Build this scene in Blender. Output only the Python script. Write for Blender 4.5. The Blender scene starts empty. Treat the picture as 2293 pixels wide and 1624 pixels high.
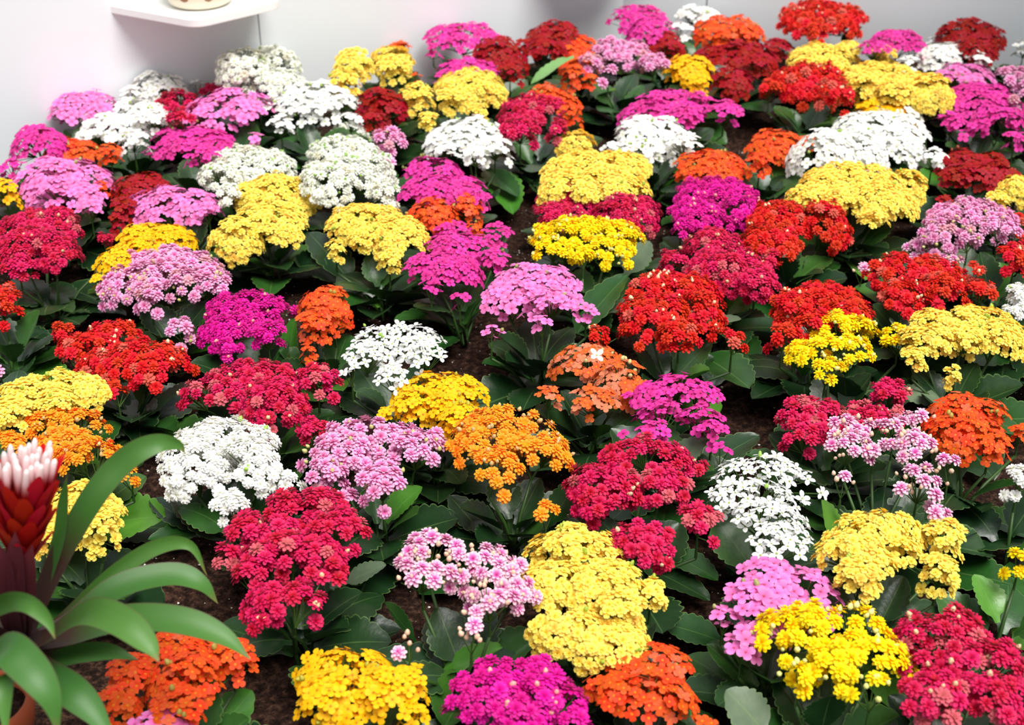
import bpy, math, random
from mathutils import Vector, Matrix, Euler, noise

# ------------------------------------------------------------------ camera, sky, light, exposure
IMG_W, IMG_H, FPX = 2293, 1624, 2293 * 50 / 36
CAM_H, PITCH = 1.42, math.radians(30)
scene = bpy.context.scene
COL = scene.collection
cam_data = bpy.data.cameras.new('camera')
cam_data.lens, cam_data.sensor_width = 50, 36
cam_data.clip_start = 0.05
cam_data.dof.use_dof = True
cam_data.dof.focus_distance = 2.3
cam_data.dof.aperture_fstop = 5.6
cam = bpy.data.objects.new('camera', cam_data)
cam.location = (0, 0, CAM_H)
cam.rotation_euler = (math.pi / 2 - PITCH, 0, 0)
COL.objects.link(cam)
scene.camera = cam

world = bpy.data.worlds.new('sky')
scene.world = world
world.use_nodes = True
world.node_tree.nodes['Background'].inputs[0].default_value = (0.90, 0.96, 1.0, 1)
world.node_tree.nodes['Background'].inputs[1].default_value = 0.44

sun_d = bpy.data.lights.new('sun', 'SUN')
sun_d.energy = 4.0
sun_d.angle = math.radians(38)
sun_d.color = (1.0, 0.97, 0.93)
sun = bpy.data.objects.new('sun', sun_d)
sun.rotation_euler = Euler((math.radians(18), math.radians(14), 0))
sun.location = (0, 1, 4)
COL.objects.link(sun)

scene.view_settings.view_transform = 'Standard'
scene.view_settings.look = 'None'
scene.view_settings.gamma = 1
scene.view_settings.use_curve_mapping = False
scene.view_settings.exposure = 0.42

rng = random.Random(7)
SP, CP = math.sin(PITCH), math.cos(PITCH)


def ray(px, py):
    dx, dy = (px - IMG_W / 2) / FPX, -(py - IMG_H / 2) / FPX
    return Vector((dx, CP + dy * SP, -SP + dy * CP))


def at_z(px, py, z):
    d = ray(px, py)
    return Vector((0, 0, CAM_H)) + d * ((z - CAM_H) / d.z)


def at_y(px, py, y):
    d = ray(px, py)
    return Vector((0, 0, CAM_H)) + d * (y / d.y)


def depth_of(p):
    return p.y * CP - (p.z - CAM_H) * SP


def lin(c):
    return tuple(((v / 255) / 12.92 if v / 255 <= 0.04045 else ((v / 255 + 0.055) / 1.055) ** 2.4) for v in c) + (1,)


# ------------------------------------------------------------------ node helpers
def new_mat(name):
    m = bpy.data.materials.new(name)
    m.use_nodes = True
    nt = m.node_tree
    return m, nt, nt.nodes['Principled BSDF'], nt.nodes['Material Output']


def node(nt, t, **kw):
    n = nt.nodes.new(t)
    for k, v in kw.items():
        setattr(n, k, v)
    return n


def ramp(nt, fac, stops):
    r = node(nt, 'ShaderNodeValToRGB')
    els = r.color_ramp.elements
    while len(els) < len(stops):
        els.new(0.5)
    for e, (p, c) in zip(els, stops):
        e.position, e.color = p, c
    nt.links.new(fac, r.inputs[0])
    return r.outputs[0]


def mix(nt, fac, a, b, mode='MIX'):
    m = node(nt, 'ShaderNodeMix', data_type='RGBA', blend_type=mode)
    for sock, v in ((m.inputs[0], fac), (m.inputs[6], a), (m.inputs[7], b)):
        if hasattr(v, 'is_linked'):
            nt.links.new(v, sock)
        else:
            sock.default_value = v
    return m.outputs[2]


def hsv(nt, col, fac_out, vmin, vmax, hmin=0.5, hmax=0.5):
    h = node(nt, 'ShaderNodeHueSaturation')
    mr = node(nt, 'ShaderNodeMapRange')
    mr.inputs[3].default_value, mr.inputs[4].default_value = vmin, vmax
    nt.links.new(fac_out, mr.inputs[0])
    nt.links.new(mr.outputs[0], h.inputs['Value'])
    m2 = node(nt, 'ShaderNodeMapRange')
    m2.inputs[3].default_value, m2.inputs[4].default_value = hmax, hmin
    nt.links.new(fac_out, m2.inputs[0])
    nt.links.new(m2.outputs[0], h.inputs['Hue'])
    nt.links.new(col, h.inputs['Color'])
    return h.outputs[0]


def attr(nt, name):
    a = node(nt, 'ShaderNodeAttribute', attribute_name=name)
    return a.outputs['Fac']


def petal_mat(name, c_in, c_mid, c_tip, back=None, old=None, trans=0.22, mid=0.2, old_from=0.93):
    m, nt, bsdf, out = new_mat(name)
    inf = node(nt, 'ShaderNodeObjectInfo')
    col = ramp(nt, attr(nt, 'rad'), [(0.0, lin(c_in)), (0.09, lin(c_in)), (mid, lin(c_mid)), (0.94, lin(c_tip)), (1.0, lin(c_tip))])
    if back:
        g = node(nt, 'ShaderNodeNewGeometry')
        col = mix(nt, g.outputs['Backfacing'], col, lin(back))
    col = hsv(nt, col, inf.outputs['Random'], 0.86, 1.06, 0.492, 0.508)
    if old:
        gt = node(nt, 'ShaderNodeMath', operation='GREATER_THAN')
        gt.inputs[1].default_value = old_from
        nt.links.new(inf.outputs['Random'], gt.inputs[0])
        ml = node(nt, 'ShaderNodeMath', operation='MULTIPLY')
        ml.inputs[1].default_value = 0.55
        nt.links.new(gt.outputs[0], ml.inputs[0])
        col = mix(nt, ml.outputs[0], col, lin(old))
    nt.links.new(col, bsdf.inputs['Base Color'])
    bsdf.inputs['Roughness'].default_value = 0.6
    bsdf.inputs['Specular IOR Level'].default_value = 0.25
    tr = node(nt, 'ShaderNodeBsdfTranslucent')
    nt.links.new(col, tr.inputs[0])
    ms = node(nt, 'ShaderNodeMixShader')
    ms.inputs[0].default_value = trans
    nt.links.new(bsdf.outputs[0], ms.inputs[1])
    nt.links.new(tr.outputs[0], ms.inputs[2])
    nt.links.new(ms.outputs[0], out.inputs[0])
    return m


def plain_mat(name, rgb, rough=0.5, var=0.0, bump=0.0, bscale=60.0, spec=0.5):
    m, nt, bsdf, out = new_mat(name)
    rgbn = node(nt, 'ShaderNodeRGB')
    rgbn.outputs[0].default_value = lin(rgb)
    col = rgbn.outputs[0]
    if var:
        inf = node(nt, 'ShaderNodeObjectInfo')
        col = hsv(nt, col, inf.outputs['Random'], 1 - var, 1 + var)
    nt.links.new(col, bsdf.inputs['Base Color'])
    bsdf.inputs['Roughness'].default_value = rough
    bsdf.inputs['Specular IOR Level'].default_value = spec
    if bump:
        n = node(nt, 'ShaderNodeTexNoise')
        n.inputs['Scale'].default_value = bscale
        b = node(nt, 'ShaderNodeBump')
        b.inputs['Strength'].default_value = bump
        b.inputs['Distance'].default_value = 0.004
        nt.links.new(n.outputs[0], b.inputs['Height'])
        nt.links.new(b.outputs[0], bsdf.inputs['Normal'])
    return m


# ------------------------------------------------------------------ mesh helpers
class MB:
    def __init__(self):
        self.v, self.f, self.a, self.b = [], [], [], []

    def add(self, verts, faces, rad=None, edge=None):
        o = len(self.v)
        self.v += [tuple(p) for p in verts]
        self.f += [tuple(i + o for i in q) for q in faces]
        self.a += list(rad) if rad else [1.0] * len(verts)
        self.b += list(edge) if edge else [0.0] * len(verts)

    def tube(self, pts, radii, n=5, cap=True):
        pts = [Vector(p) for p in pts]
        verts, faces = [], []
        t0 = (pts[1] - pts[0]).normalized()
        up = Vector((0, 0, 1)) if abs(t0.z) < 0.9 else Vector((1, 0, 0))
        for i, p in enumerate(pts):
            t = (pts[min(i + 1, len(pts) - 1)] - pts[max(i - 1, 0)])
            t = t.normalized() if t.length > 1e-9 else t0
            s = t.cross(up)
            s = s.normalized() if s.length > 1e-6 else Vector((1, 0, 0))
            w = s.cross(t)
            r = radii[i] if isinstance(radii, (list, tuple)) else radii
            for k in range(n):
                a = 2 * math.pi * k / n
                verts.append(p + (s * math.cos(a) + w * math.sin(a)) * r)
        for i in range(len(pts) - 1):
            for k in range(n):
                faces.append((i * n + k, i * n + (k + 1) % n, (i + 1) * n + (k + 1) % n, (i + 1) * n + k))
        if cap:
            faces.append(tuple(range(n - 1, -1, -1)))
            faces.append(tuple((len(pts) - 1) * n + k for k in range(n)))
        self.add(verts, faces)

    def box(self, c, sx, sy, sz, rot=0.0):
        cs, sn = math.cos(rot), math.sin(rot)
        v = []
        for dz in (-1, 1):
            for dx, dy in ((-1, -1), (1, -1), (1, 1), (-1, 1)):
                x, y = dx * sx / 2, dy * sy / 2
                v.append((c[0] + x * cs - y * sn, c[1] + x * sn + y * cs, c[2] + dz * sz / 2))
        self.add(v, [(3, 2, 1, 0), (4, 5, 6, 7), (0, 1, 5, 4), (1, 2, 6, 5), (2, 3, 7, 6), (3, 0, 4, 7)])

    def lathe(self, prof, n=32):
        v, f = [], []
        for r, z in prof:
            for k in range(n):
                a = 2 * math.pi * k / n
                v.append((r * math.cos(a), r * math.sin(a), z))
        for i in range(len(prof) - 1):
            for k in range(n):
                f.append((i * n + k, i * n + (k + 1) % n, (i + 1) * n + (k + 1) % n, (i + 1) * n + k))
        self.add(v, f)

    def mesh(self, name, mat, smooth=True):
        me = bpy.data.meshes.new(name)
        me.from_pydata(self.v, [], self.f)
        at = me.attributes.new('rad', 'FLOAT', 'POINT')
        at.data.foreach_set('value', self.a)
        if any(self.b):
            at = me.attributes.new('edge', 'FLOAT', 'POINT')
            at.data.foreach_set('value', self.b)
        if smooth:
            me.polygons.foreach_set('use_smooth', [True] * len(me.polygons))
        me.materials.append(mat)
        me.update()
        return me


def link(name, me, parent=None, mtx=None, loc=None):
    o = bpy.data.objects.new(name, me)
    if parent:
        o.parent = parent
    if mtx is not None:
        o.matrix_basis = mtx
    elif loc is not None:
        o.location = loc
    COL.objects.link(o)
    return o


def tag(o, label=None, cat=None, group=None, kind=None):
    for k, v in (('label', label), ('category', cat), ('group', group), ('kind', kind)):
        if v:
            o[k] = v
    return o


# ------------------------------------------------------------------ materials
MAT = {}
soil, nt, bsdf, out = new_mat('potting_soil')
tc = node(nt, 'ShaderNodeTexCoord')
n1 = node(nt, 'ShaderNodeTexNoise'); n1.inputs['Scale'].default_value = 90; n1.inputs['Detail'].default_value = 8
n2 = node(nt, 'ShaderNodeTexNoise'); n2.inputs['Scale'].default_value = 260; n2.inputs['Detail'].default_value = 6
nt.links.new(tc.outputs['Object'], n1.inputs[0]); nt.links.new(tc.outputs['Object'], n2.inputs[0])
cs = ramp(nt, n1.outputs[0], [(0.3, lin((26, 17, 13))), (0.5, lin((54, 37, 30))), (0.72, lin((96, 70, 57)))])
cs2 = ramp(nt, n2.outputs[0], [(0.35, (0.45, 0.45, 0.45, 1)), (0.65, (1.2, 1.15, 1.1, 1))])
nt.links.new(mix(nt, 1.0, cs, cs2, 'MULTIPLY'), bsdf.inputs['Base Color'])
bsdf.inputs['Roughness'].default_value = 0.95
bsdf.inputs['Specular IOR Level'].default_value = 0.1
bp = node(nt, 'ShaderNodeBump'); bp.inputs['Strength'].default_value = 1.0; bp.inputs['Distance'].default_value = 0.006
nt.links.new(n2.outputs[0], bp.inputs['Height']); nt.links.new(bp.outputs[0], bsdf.inputs['Normal'])
MAT['soil'] = soil
MAT['perlite'] = plain_mat('perlite', (226, 222, 212), 0.8)
MAT['wall'] = plain_mat('white_laminate_wall', (232, 238, 241), 0.55, bump=0.05, bscale=400, spec=0.2)
MAT['backing'] = plain_mat('dark_wall_backing', (120, 122, 122), 0.8)
MAT['shelf'] = plain_mat('white_shelf_laminate', (246, 246, 244), 0.4)
MAT['cream'] = plain_mat('cream_ceramic', (236, 226, 204), 0.25)
MAT['brown'] = plain_mat('brown_glaze', (150, 105, 70), 0.4)
MAT['terracotta'] = plain_mat('terracotta', (178, 84, 44), 0.8, bump=0.2)
MAT['paving'] = plain_mat('grey_concrete', (150, 148, 142), 0.9, bump=0.4, bscale=30)
MAT['stem'] = plain_mat('stem_green', (46, 76, 26), 0.5, var=0.2)
MAT['pedicel'] = plain_mat('pedicel_green', (66, 98, 36), 0.5, var=0.2)


def leaf_mat(name, dark, lite, rough=0.34):
    m, nt, bsdf, out = new_mat(name)
    inf = node(nt, 'ShaderNodeObjectInfo')
    tcn = node(nt, 'ShaderNodeTexCoord')
    no = node(nt, 'ShaderNodeTexNoise'); no.inputs['Scale'].default_value = 5; no.inputs['Detail'].default_value = 4
    nt.links.new(tcn.outputs['Object'], no.inputs[0])
    base = mix(nt, no.outputs[0], lin(dark), lin(lite))
    base = hsv(nt, base, inf.outputs['Random'], 0.75, 1.25, 0.485, 0.515)
    vein = ramp(nt, attr(nt, 'edge'), [(0.0, (0, 0, 0, 1)), (0.85, (0.0, 0.0, 0.0, 1)), (1.0, (0.55, 0.55, 0.55, 1))])
    base = mix(nt, vein, base, lin((118, 150, 84)))
    nt.links.new(base, bsdf.inputs['Base Color'])
    bsdf.inputs['Roughness'].default_value = rough
    bsdf.inputs['Specular IOR Level'].default_value = 0.55
    n3 = node(nt, 'ShaderNodeTexNoise'); n3.inputs['Scale'].default_value = 14; n3.inputs['Detail'].default_value = 5
    nt.links.new(tcn.outputs['Object'], n3.inputs[0])
    b = node(nt, 'ShaderNodeBump'); b.inputs['Strength'].default_value = 0.05; b.inputs['Distance'].default_value = 0.02
    nt.links.new(n3.outputs[0], b.inputs['Height']); nt.links.new(b.outputs[0], bsdf.inputs['Normal'])
    return m


MAT['leaf_dark'] = leaf_mat('leaf_dark_green', (16, 42, 20), (32, 64, 28))
MAT['leaf_mid'] = leaf_mat('leaf_mid_green', (28, 66, 24), (48, 90, 32))
MAT['leaf_fresh'] = leaf_mat('leaf_fresh_green', (58, 110, 30), (82, 136, 46))
MAT['leaf_grey'] = leaf_mat('leaf_grey_green', (74, 92, 72), (98, 116, 88), 0.5)
MAT['leaf_pale'] = leaf_mat('leaf_pale_green', (112, 158, 84), (136, 180, 104), 0.5)

# kind: floret type, diameter, colours (eye, middle, tip), back, old, bud colour, bud share
KINDS = {
    'W': ('single', .021, (190, 200, 120), (240, 240, 232), (250, 250, 248), None, None, (150, 180, 80), .04),
    'WS': ('star', .024, (170, 180, 90), (248, 248, 246), (253, 253, 252), None, None, (150, 190, 80), .02),
    'WD': ('double', .022, (225, 226, 190), (248, 247, 240), (252, 251, 249), None, None, (150, 190, 80), .03),
    'WB': ('double', .020, (190, 205, 130), (240, 242, 226), (247, 248, 240), None, (190, 180, 150), (130, 170, 70), .14),
    'Y': ('small', .0185, (214, 150, 20), (255, 212, 52), (255, 234, 112), None, (226, 170, 70), (150, 170, 50), .02),
    'G': ('single', .0185, (196, 116, 0), (255, 184, 0), (255, 200, 12), None, None, (170, 160, 40), .02),
    'B': ('double', .024, (250, 180, 0), (255, 214, 0), (255, 230, 6), None, None, (220, 222, 130), .30),
    'O': ('single', .018, (238, 150, 30), (232, 70, 14), (240, 88, 32), None, (206, 120, 80), (160, 140, 60), .02),
    'OW': ('single', .020, (238, 150, 40), (222, 84, 30), (232, 106, 54), None, (208, 150, 116), (190, 180, 120), .05),
    'A': ('double', .023, (255, 176, 20), (255, 144, 14), (255, 168, 44), (240, 120, 50), None, (196, 168, 110), .26),
    'R': ('double', .025, (180, 20, 10), (206, 4, 8), (236, 34, 28), (214, 60, 46), (198, 120, 90), (226, 200, 160), .10),
    'K': ('single', .018, (120, 10, 6), (150, 0, 10), (168, 4, 16), None, None, (150, 60, 40), .01),
    'C': ('double', .024, (170, 0, 40), (196, 2, 62), (222, 34, 96), (212, 76, 104), (196, 120, 110), (206, 180, 140), .09),
    'M': ('double', .022, (190, 0, 110), (210, 0, 136), (230, 24, 158), (214, 80, 160), None, (226, 160, 150), .07),
    'P': ('single', .021, (130, 20, 70), (212, 36, 140), (228, 66, 162), None, None, (120, 120, 60), .02),
    'L': ('single', .024, (190, 80, 110), (234, 108, 182), (244, 142, 206), None, None, (150, 150, 90), .02),
    'D': ('double', .026, (196, 70, 120), (222, 116, 176), (244, 182, 218), (228, 160, 192), (206, 160, 140), (180, 178, 112), .22),
    'E': ('double', .0245, (196, 50, 120), (218, 104, 182), (248, 210, 222), (234, 186, 192), None, (222, 184, 158), .48),
}
for k, (t, d, ci, cm, ct, bk, old, bc, bs) in KINDS.items():
    MAT['petal_' + k] = petal_mat('petals_' + k.lower(), ci, cm, ct, bk, old, mid=0.45 if t == 'double' else 0.2, old_from={'OW': .6, 'C': .9}.get(k, .94))
    MAT['bud_' + k] = plain_mat('bud_' + k.lower(), bc, 0.5, var=0.12)


# ------------------------------------------------------------------ floret, bud, leaf meshes
def petal(mb, az, r0, length, width, tilt, cup, point, z0=0.0, r_bias=0.0):
    """a petal growing outwards at azimuth az, rising at tilt, width in units of length"""
    rows = [(0.0, 0.30), (0.45, 0.86), (0.8, 1.0 - 0.35 * point), (1.0, 0.5 * (1 - point) + 0.02)]
    v, rad = [], []
    ca, sa = math.cos(az), math.sin(az)
    for t, w in rows:
        x = r0 + length * t * math.cos(tilt + cup * t)
        z = z0 + length * t * math.sin(tilt + cup * t)
        for s in (-1, 1):
            y = s * w * width * length / 2
            v.append((x * ca - y * sa, x * sa + y * ca, z + abs(y) * 0.18))
            rad.append(min(1.0, r_bias + r0 + (1 - r_bias - r0) * t))
    f = [(0, 2, 3, 1), (2, 4, 5, 3), (4, 6, 7, 5)]
    mb.add(v, f, rad)


SOURCE = {}


def make_floret(kind, variant):
    t, d = KINDS[kind][0], KINDS[kind][1]
    r = random.Random(hash((kind, variant)) % 1 + variant * 17 + len(kind))
    mb = MB()
    if t in ('single', 'star'):
        tilt = [0.05, 0.28, -0.12][variant]
        pt = 0.85 if t == 'star' else 0.42
        w = 0.78 if t == 'star' else 1.05
        for k in range(4):
            petal(mb, math.pi / 2 * k + r.uniform(-.08, .08), 0.06, 0.94, w, tilt + r.uniform(-.12, .12), -0.1, pt)
        n = 6
        mb.add([(0.075 * math.cos(2 * math.pi * i / n), 0.075 * math.sin(2 * math.pi * i / n), 0.10) for i in range(n)] + [(0, 0, .13)],
               [(i, (i + 1) % n, n) for i in range(n)], [0.05] * (n + 1))
        mb.tube([(0, 0, -.55), (0, 0, .02)], [0.07, .08], 4, False)
    elif t == 'small':
        for j, (n, r0, ln, tl, z) in enumerate(((5, .05, .95, .05, 0), (5, .03, .68, .5, .06), (3, .02, .36, 1.0, .1))):
            for k in range(n):
                petal(mb, 2 * math.pi * (k + .5 * j) / n + r.uniform(-.1, .1), r0, ln, 0.86, tl + r.uniform(-.12, .12) + .1 * (variant - 1), -.15, .12, z)
        mb.add([(.07, 0, .22), (0, .07, .22), (-.07, 0, .22), (0, -.07, .22)], [(0, 1, 2, 3)], [0.05] * 4)
    else:
        for j, (n, r0, ln, tl, z) in enumerate(((8, .06, .94, -.12, 0), (8, .05, .86, .24, .10), (7, .04, .70, .60, .20), (5, .02, .50, 1.05, .24))):
            if variant == 2 and j == 3:
                continue
            for k in range(n):
                petal(mb, 2 * math.pi * (k + .5 * j) / n + r.uniform(-.12, .12), r0, ln, 0.54, tl + r.uniform(-.12, .12) + .12 * (variant - 1), -.22, .30, z, 0.02)
    mb.v = [(x * d / 2, y * d / 2, z * d / 2) for x, y, z in mb.v]
    me = mb.mesh('floret_' + kind.lower(), MAT['petal_' + kind])
    SOURCE[me.name] = mb
    return me


def make_bud(kind):
    mb = MB()
    n = 6
    v, f = [], []
    prof = [(.35, -.6), (.9, -.2), (1.0, .25), (.65, .85), (.12, 1.25)]
    for r, z in prof:
        v += [(r * .0032 * math.cos(2 * math.pi * k / n), r * .0032 * math.sin(2 * math.pi * k / n), z * .0042) for k in range(n)]
    for i in range(4):
        f += [(i * n + k, i * n + (k + 1) % n, (i + 1) * n + (k + 1) % n, (i + 1) * n + k) for k in range(n)]
    f.append(tuple(4 * n + k for k in range(n)))
    mb.add(v, f)
    return mb.mesh('bud_' + kind.lower(), MAT['bud_' + kind])


FLORET = {k: [make_floret(k, i) for i in range(3)] for k in KINDS}
BUD = {k: make_bud(k) for k in KINDS}


def make_leaf(name, mat, droop, fold, width, seed):
    """unit leaf along +x, scalloped margin, folded along its midrib"""
    r = random.Random(seed)
    rows = 36
    mb = MB()
    v, rad, edge, f = [], [], [], []
    cols = (-1, -.55, 0, .55, 1)
    for i in range(rows):
        t = i / (rows - 1)
        if t < .12:
            w = .07 + .03 * t / .12
        else:
            u = (t - .12) / .88
            w = (math.sin(math.pi * min(1, u ** .8 * 1.0)) ** .62) * width if u < 1 else 0
            w = max(w, .10 * (1 - u))
            if 0.08 < u < .995:
                w *= 1 - .17 * (1 - abs(math.sin(u * math.pi * 7))) ** 1.5 * min(1, u * 3)
        x = t
        zc = -droop * t * t + .10 * t
        for c in cols:
            y = c * w / 1.0
            z = zc + fold * abs(y) + .012 * math.sin(9 * t + 2.2 * c + seed) * abs(c)
            v.append((x * math.cos(droop * .25), y, z))
            rad.append(t)
            e = 1.0 if abs(c) == 1 and t > .15 else (.93 if c == 0 else 0.0)
            edge.append(e)
    n = len(cols)
    for i in range(rows - 1):
        for c in range(n - 1):
            f.append((i * n + c, (i + 1) * n + c, (i + 1) * n + c + 1, i * n + c + 1))
    mb.add(v, f, rad, edge)
    return mb.mesh(name, mat)


LEAVES = {}
for tone in ('dark', 'mid', 'fresh', 'grey', 'pale'):
    LEAVES[tone] = [make_leaf('leaf_%s' % tone, MAT['leaf_' + tone], dr, fo, w, s)
                    for s, (dr, fo, w) in enumerate(((.25, .30, .37), (.02, .55, .34), (.55, -.10, .39), (.10, .16, .40)))]

# ------------------------------------------------------------------ the setting
WALL_A = Vector((-2.40, 4.31 + .68 * -2.40))
WALL_C = Vector((.358, 4.31 + .68 * .358))
WALL_D = Vector((1.64, 4.27))
WALL_E = Vector((2.25, 1.9))


def inside(p, gap):
    """distance of p in front of the nearest wall, minus gap"""
    best = 9
    for a, b in ((WALL_A, WALL_C), (WALL_C, WALL_D), (WALL_D, WALL_E)):
        t = (b - a).normalized()
        nrm = Vector((t.y, -t.x))
        best = min(best, (Vector((p.x, p.y)) - a).dot(nrm))
    return best - gap


def keep_in(p, gap):
    for a, b in ((WALL_A, WALL_C), (WALL_C, WALL_D), (WALL_D, WALL_E)):
        t = (b - a).normalized()
        nrm = Vector((t.y, -t.x))
        d = (Vector((p.x, p.y)) - a).dot(nrm) - gap
        if d < 0:
            p = Vector((p.x - nrm.x * d, p.y - nrm.y * d, p.z))
    return p


def soil_h(x, y):
    return (noise.noise(Vector((x * 7, y * 7, 0))) * .012 + noise.noise(Vector((x * 28, y * 28, 3))) * .006
            + noise.noise(Vector((x * 75, y * 75, 5))) * .003)


mb = MB()
NX, NY, X0, Y0, ST = 190, 180, -2.3, .25, .0235
ids, vv, ff = {}, [], []
for j in range(NY):
    for i in range(NX):
        x, y = X0 + i * ST, Y0 + j * ST
        if inside(Vector((x, y, 0)), .0) > -.03:
            ids[i, j] = len(vv)
            vv.append((x, y, soil_h(x, y)))
for (i, j) in ids:
    q = [(i, j), (i + 1, j), (i + 1, j + 1), (i, j + 1)]
    if all(k in ids for k in q):
        ff.append(tuple(ids[k] for k in q))
mb.add(vv, ff)
ground = link('soil_ground', mb.mesh('soil_ground', MAT['soil']))
tag(ground, 'dark brown potting soil of the flower bed', None, None, 'structure')

mb = MB()
mb.box((0, 2, -.09), 14, 14, .04)
tag(link('floor', mb.mesh('floor', MAT['paving'], False)), 'grey floor under the flower bed', None, None, 'structure')


def wall(name, a, b, cuts, label):
    """panels between cuts (distances along the wall), 5 mm joints over a backing"""
    t = (b - a).normalized()
    nrm = Vector((t.y, -t.x))
    ang = math.atan2(t.y, t.x)
    L = (b - a).length
    mb = MB()
    c = a + t * (L / 2) - nrm * .03
    mb.box((c.x, c.y, .75), L, .02, 1.7, ang)
    w = link(name, mb.mesh(name, MAT['backing'], False))
    tag(w, label, None, None, 'structure')
    edges = [0] + cuts + [L]
    for e0, e1 in zip(edges[:-1], edges[1:]):
        s0 = e0 + (.0 if e0 == 0 else .002)
        s1 = e1 - (.0 if e1 == L else .002)
        m = a + t * ((s0 + s1) / 2) - nrm * .01
        mb = MB()
        mb.box((m.x, m.y, .75), s1 - s0, .02, 1.7, ang)
        link('panel', mb.mesh('panel', MAT['wall'], False), w)


def wall_s(px, a, b):
    """distance along wall a-b at which the column px crosses it near the top of the picture"""
    t = b - a
    L = t.length
    lo, hi = 0.0, 1.0
    for _ in range(50):
        m = (lo + hi) / 2
        p = a + t * m
        q = Vector((p.x, p.y, .3))
        x = IMG_W / 2 + FPX * q.x / depth_of(q)
        if x < px:
            lo = m
        else:
            hi = m
    return lo * L


s1 = wall_s(578, WALL_A, WALL_C)
wall('wall_left', WALL_A, WALL_C, [s1 - 1.2, s1], 'white panelled wall along the left of the flower bed')
s2 = wall_s(1590, WALL_C, WALL_D)
wall('wall_back', WALL_C, WALL_D, [s2], 'white panelled wall behind the flower bed')
wall('wall_right', WALL_D, WALL_E, [], 'white wall closing the right of the flower bed')

# shelf board: its outline from three pixels, lying level on the left wall
wt = (WALL_C - WALL_A).normalized()
wn = Vector((wt.y, -wt.x))


def on_wall(px, py, a, b):
    t = (b - a).normalized()
    n = Vector((t.y, -t.x))
    d = ray(px, py)
    k = (a.x * n.x + a.y * n.y) / (d.x * n.x + d.y * n.y)
    return Vector((0, 0, CAM_H)) + d * k


P1 = on_wall(247, 12, WALL_A, WALL_C)
SZ = P1.z
F = at_z(437, 46, SZ)
R = at_z(629, 1, SZ)


def round_poly(pts, radii, n=7):
    res = []
    for i, p in enumerate(pts):
        a, b = pts[i - 1], pts[(i + 1) % len(pts)]
        r = radii[i]
        if r == 0:
            res.append(p)
            continue
        u, w = (a - p).normalized(), (b - p).normalized()
        for k in range(n + 1):
            t = k / n
            res.append(p + u * r * (1 - t) ** 2 + w * r * t ** 2)
    return res


def wall_foot(p):
    d = (Vector((p.x, p.y)) - WALL_A).dot(wn)
    return Vector((p.x - wn.x * d, p.y - wn.y * d))


def shelf_board(off, label):
    f, r, p1 = [Vector((q.x, q.y)) + off for q in (F, R, P1)]
    p4 = wall_foot(Vector((r.x, r.y, 0))) + wt * .04
    top = round_poly([p1, f, r, p4], [0, .035, .03, 0])
    mb = MB()
    n = len(top)
    th = .021
    e = .0022
    c = sum(top, Vector((0, 0))) / n
    rings = [(1 - e * 5, 0), (1, -e), (1, -th + e), (1 - e * 5, -th)]
    v = []
    for s, z in rings:
        v += [((q - c) * s + c).to_3d() + Vector((0, 0, SZ + z)) for q in top]
    fc = [tuple(range(n - 1, -1, -1)), tuple(3 * n + k for k in range(n))]
    for i in range(3):
        fc += [(i * n + k, i * n + (k + 1) % n, (i + 1) * n + (k + 1) % n, (i + 1) * n + k) for k in range(n)]
    mb.add(v, fc)
    o = link('wall_shelf', mb.mesh('wall_shelf', MAT['shelf'], False))
    tag(o, label, 'shelf', 'white wall shelves')
    return o


shelf_board(Vector((0, 0)), 'small white wall shelf with rounded corner carrying a cream pot')
shelf_board(wt * 1.27, 'white wall shelf above the far corner, over the dark red flowers')

# cream pot on the shelf
pc = at_z(449, 7, SZ)
pr = 71 / FPX * depth_of(pc)
pot = tag(link('ceramic_pot', None, loc=(pc.x, pc.y, SZ)), 'round cream ceramic pot with brown pattern on the white shelf', 'pot')
mb = MB()
mb.lathe([(0, .0), (pr * .82, 0), (pr * .97, .008), (pr * 1.1, .03), (pr * 1.22, .07), (pr * 1.25, .10), (pr * 1.18, .10), (pr * 1.1, .06), (pr * .9, .02), (0, .018)], 40)
link('body', mb.mesh('pot_body', MAT['cream']), pot)
mb = MB()
mb.lathe([(pr * 1.25, .098), (pr * 1.29, .103), (pr * 1.25, .109), (pr * 1.16, .106), (pr * 1.18, .098)], 40)
link('rim', mb.mesh('pot_rim', MAT['cream']), pot)
for k in range(9):
    a = -1.12 + k * .7
    mb = MB()
    rr = pr * 1.125
    v = []
    for i in range(8):
        b = 2 * math.pi * i / 8
        aa = a + .14 * math.cos(b)
        zz = .038 + .012 * math.sin(b)
        r2 = pr * (1.1 + .12 * (zz - .03) / .04) + .0012
        v.append((r2 * math.cos(aa), r2 * math.sin(aa), zz))
    r2 = pr * 1.125 + .0016
    v.append((r2 * math.cos(a), r2 * math.sin(a), .038))
    mb.add(v, [(i, (i + 1) % 8, 8) for i in range(8)])
    link('painted_motif', mb.mesh('painted_motif', MAT['brown']), pot)
mb = MB()
mb.lathe([(0, .075), (pr * 1.12, .075)], 24)
link('soil', mb.mesh('pot_soil', MAT['soil']), pot)

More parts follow.
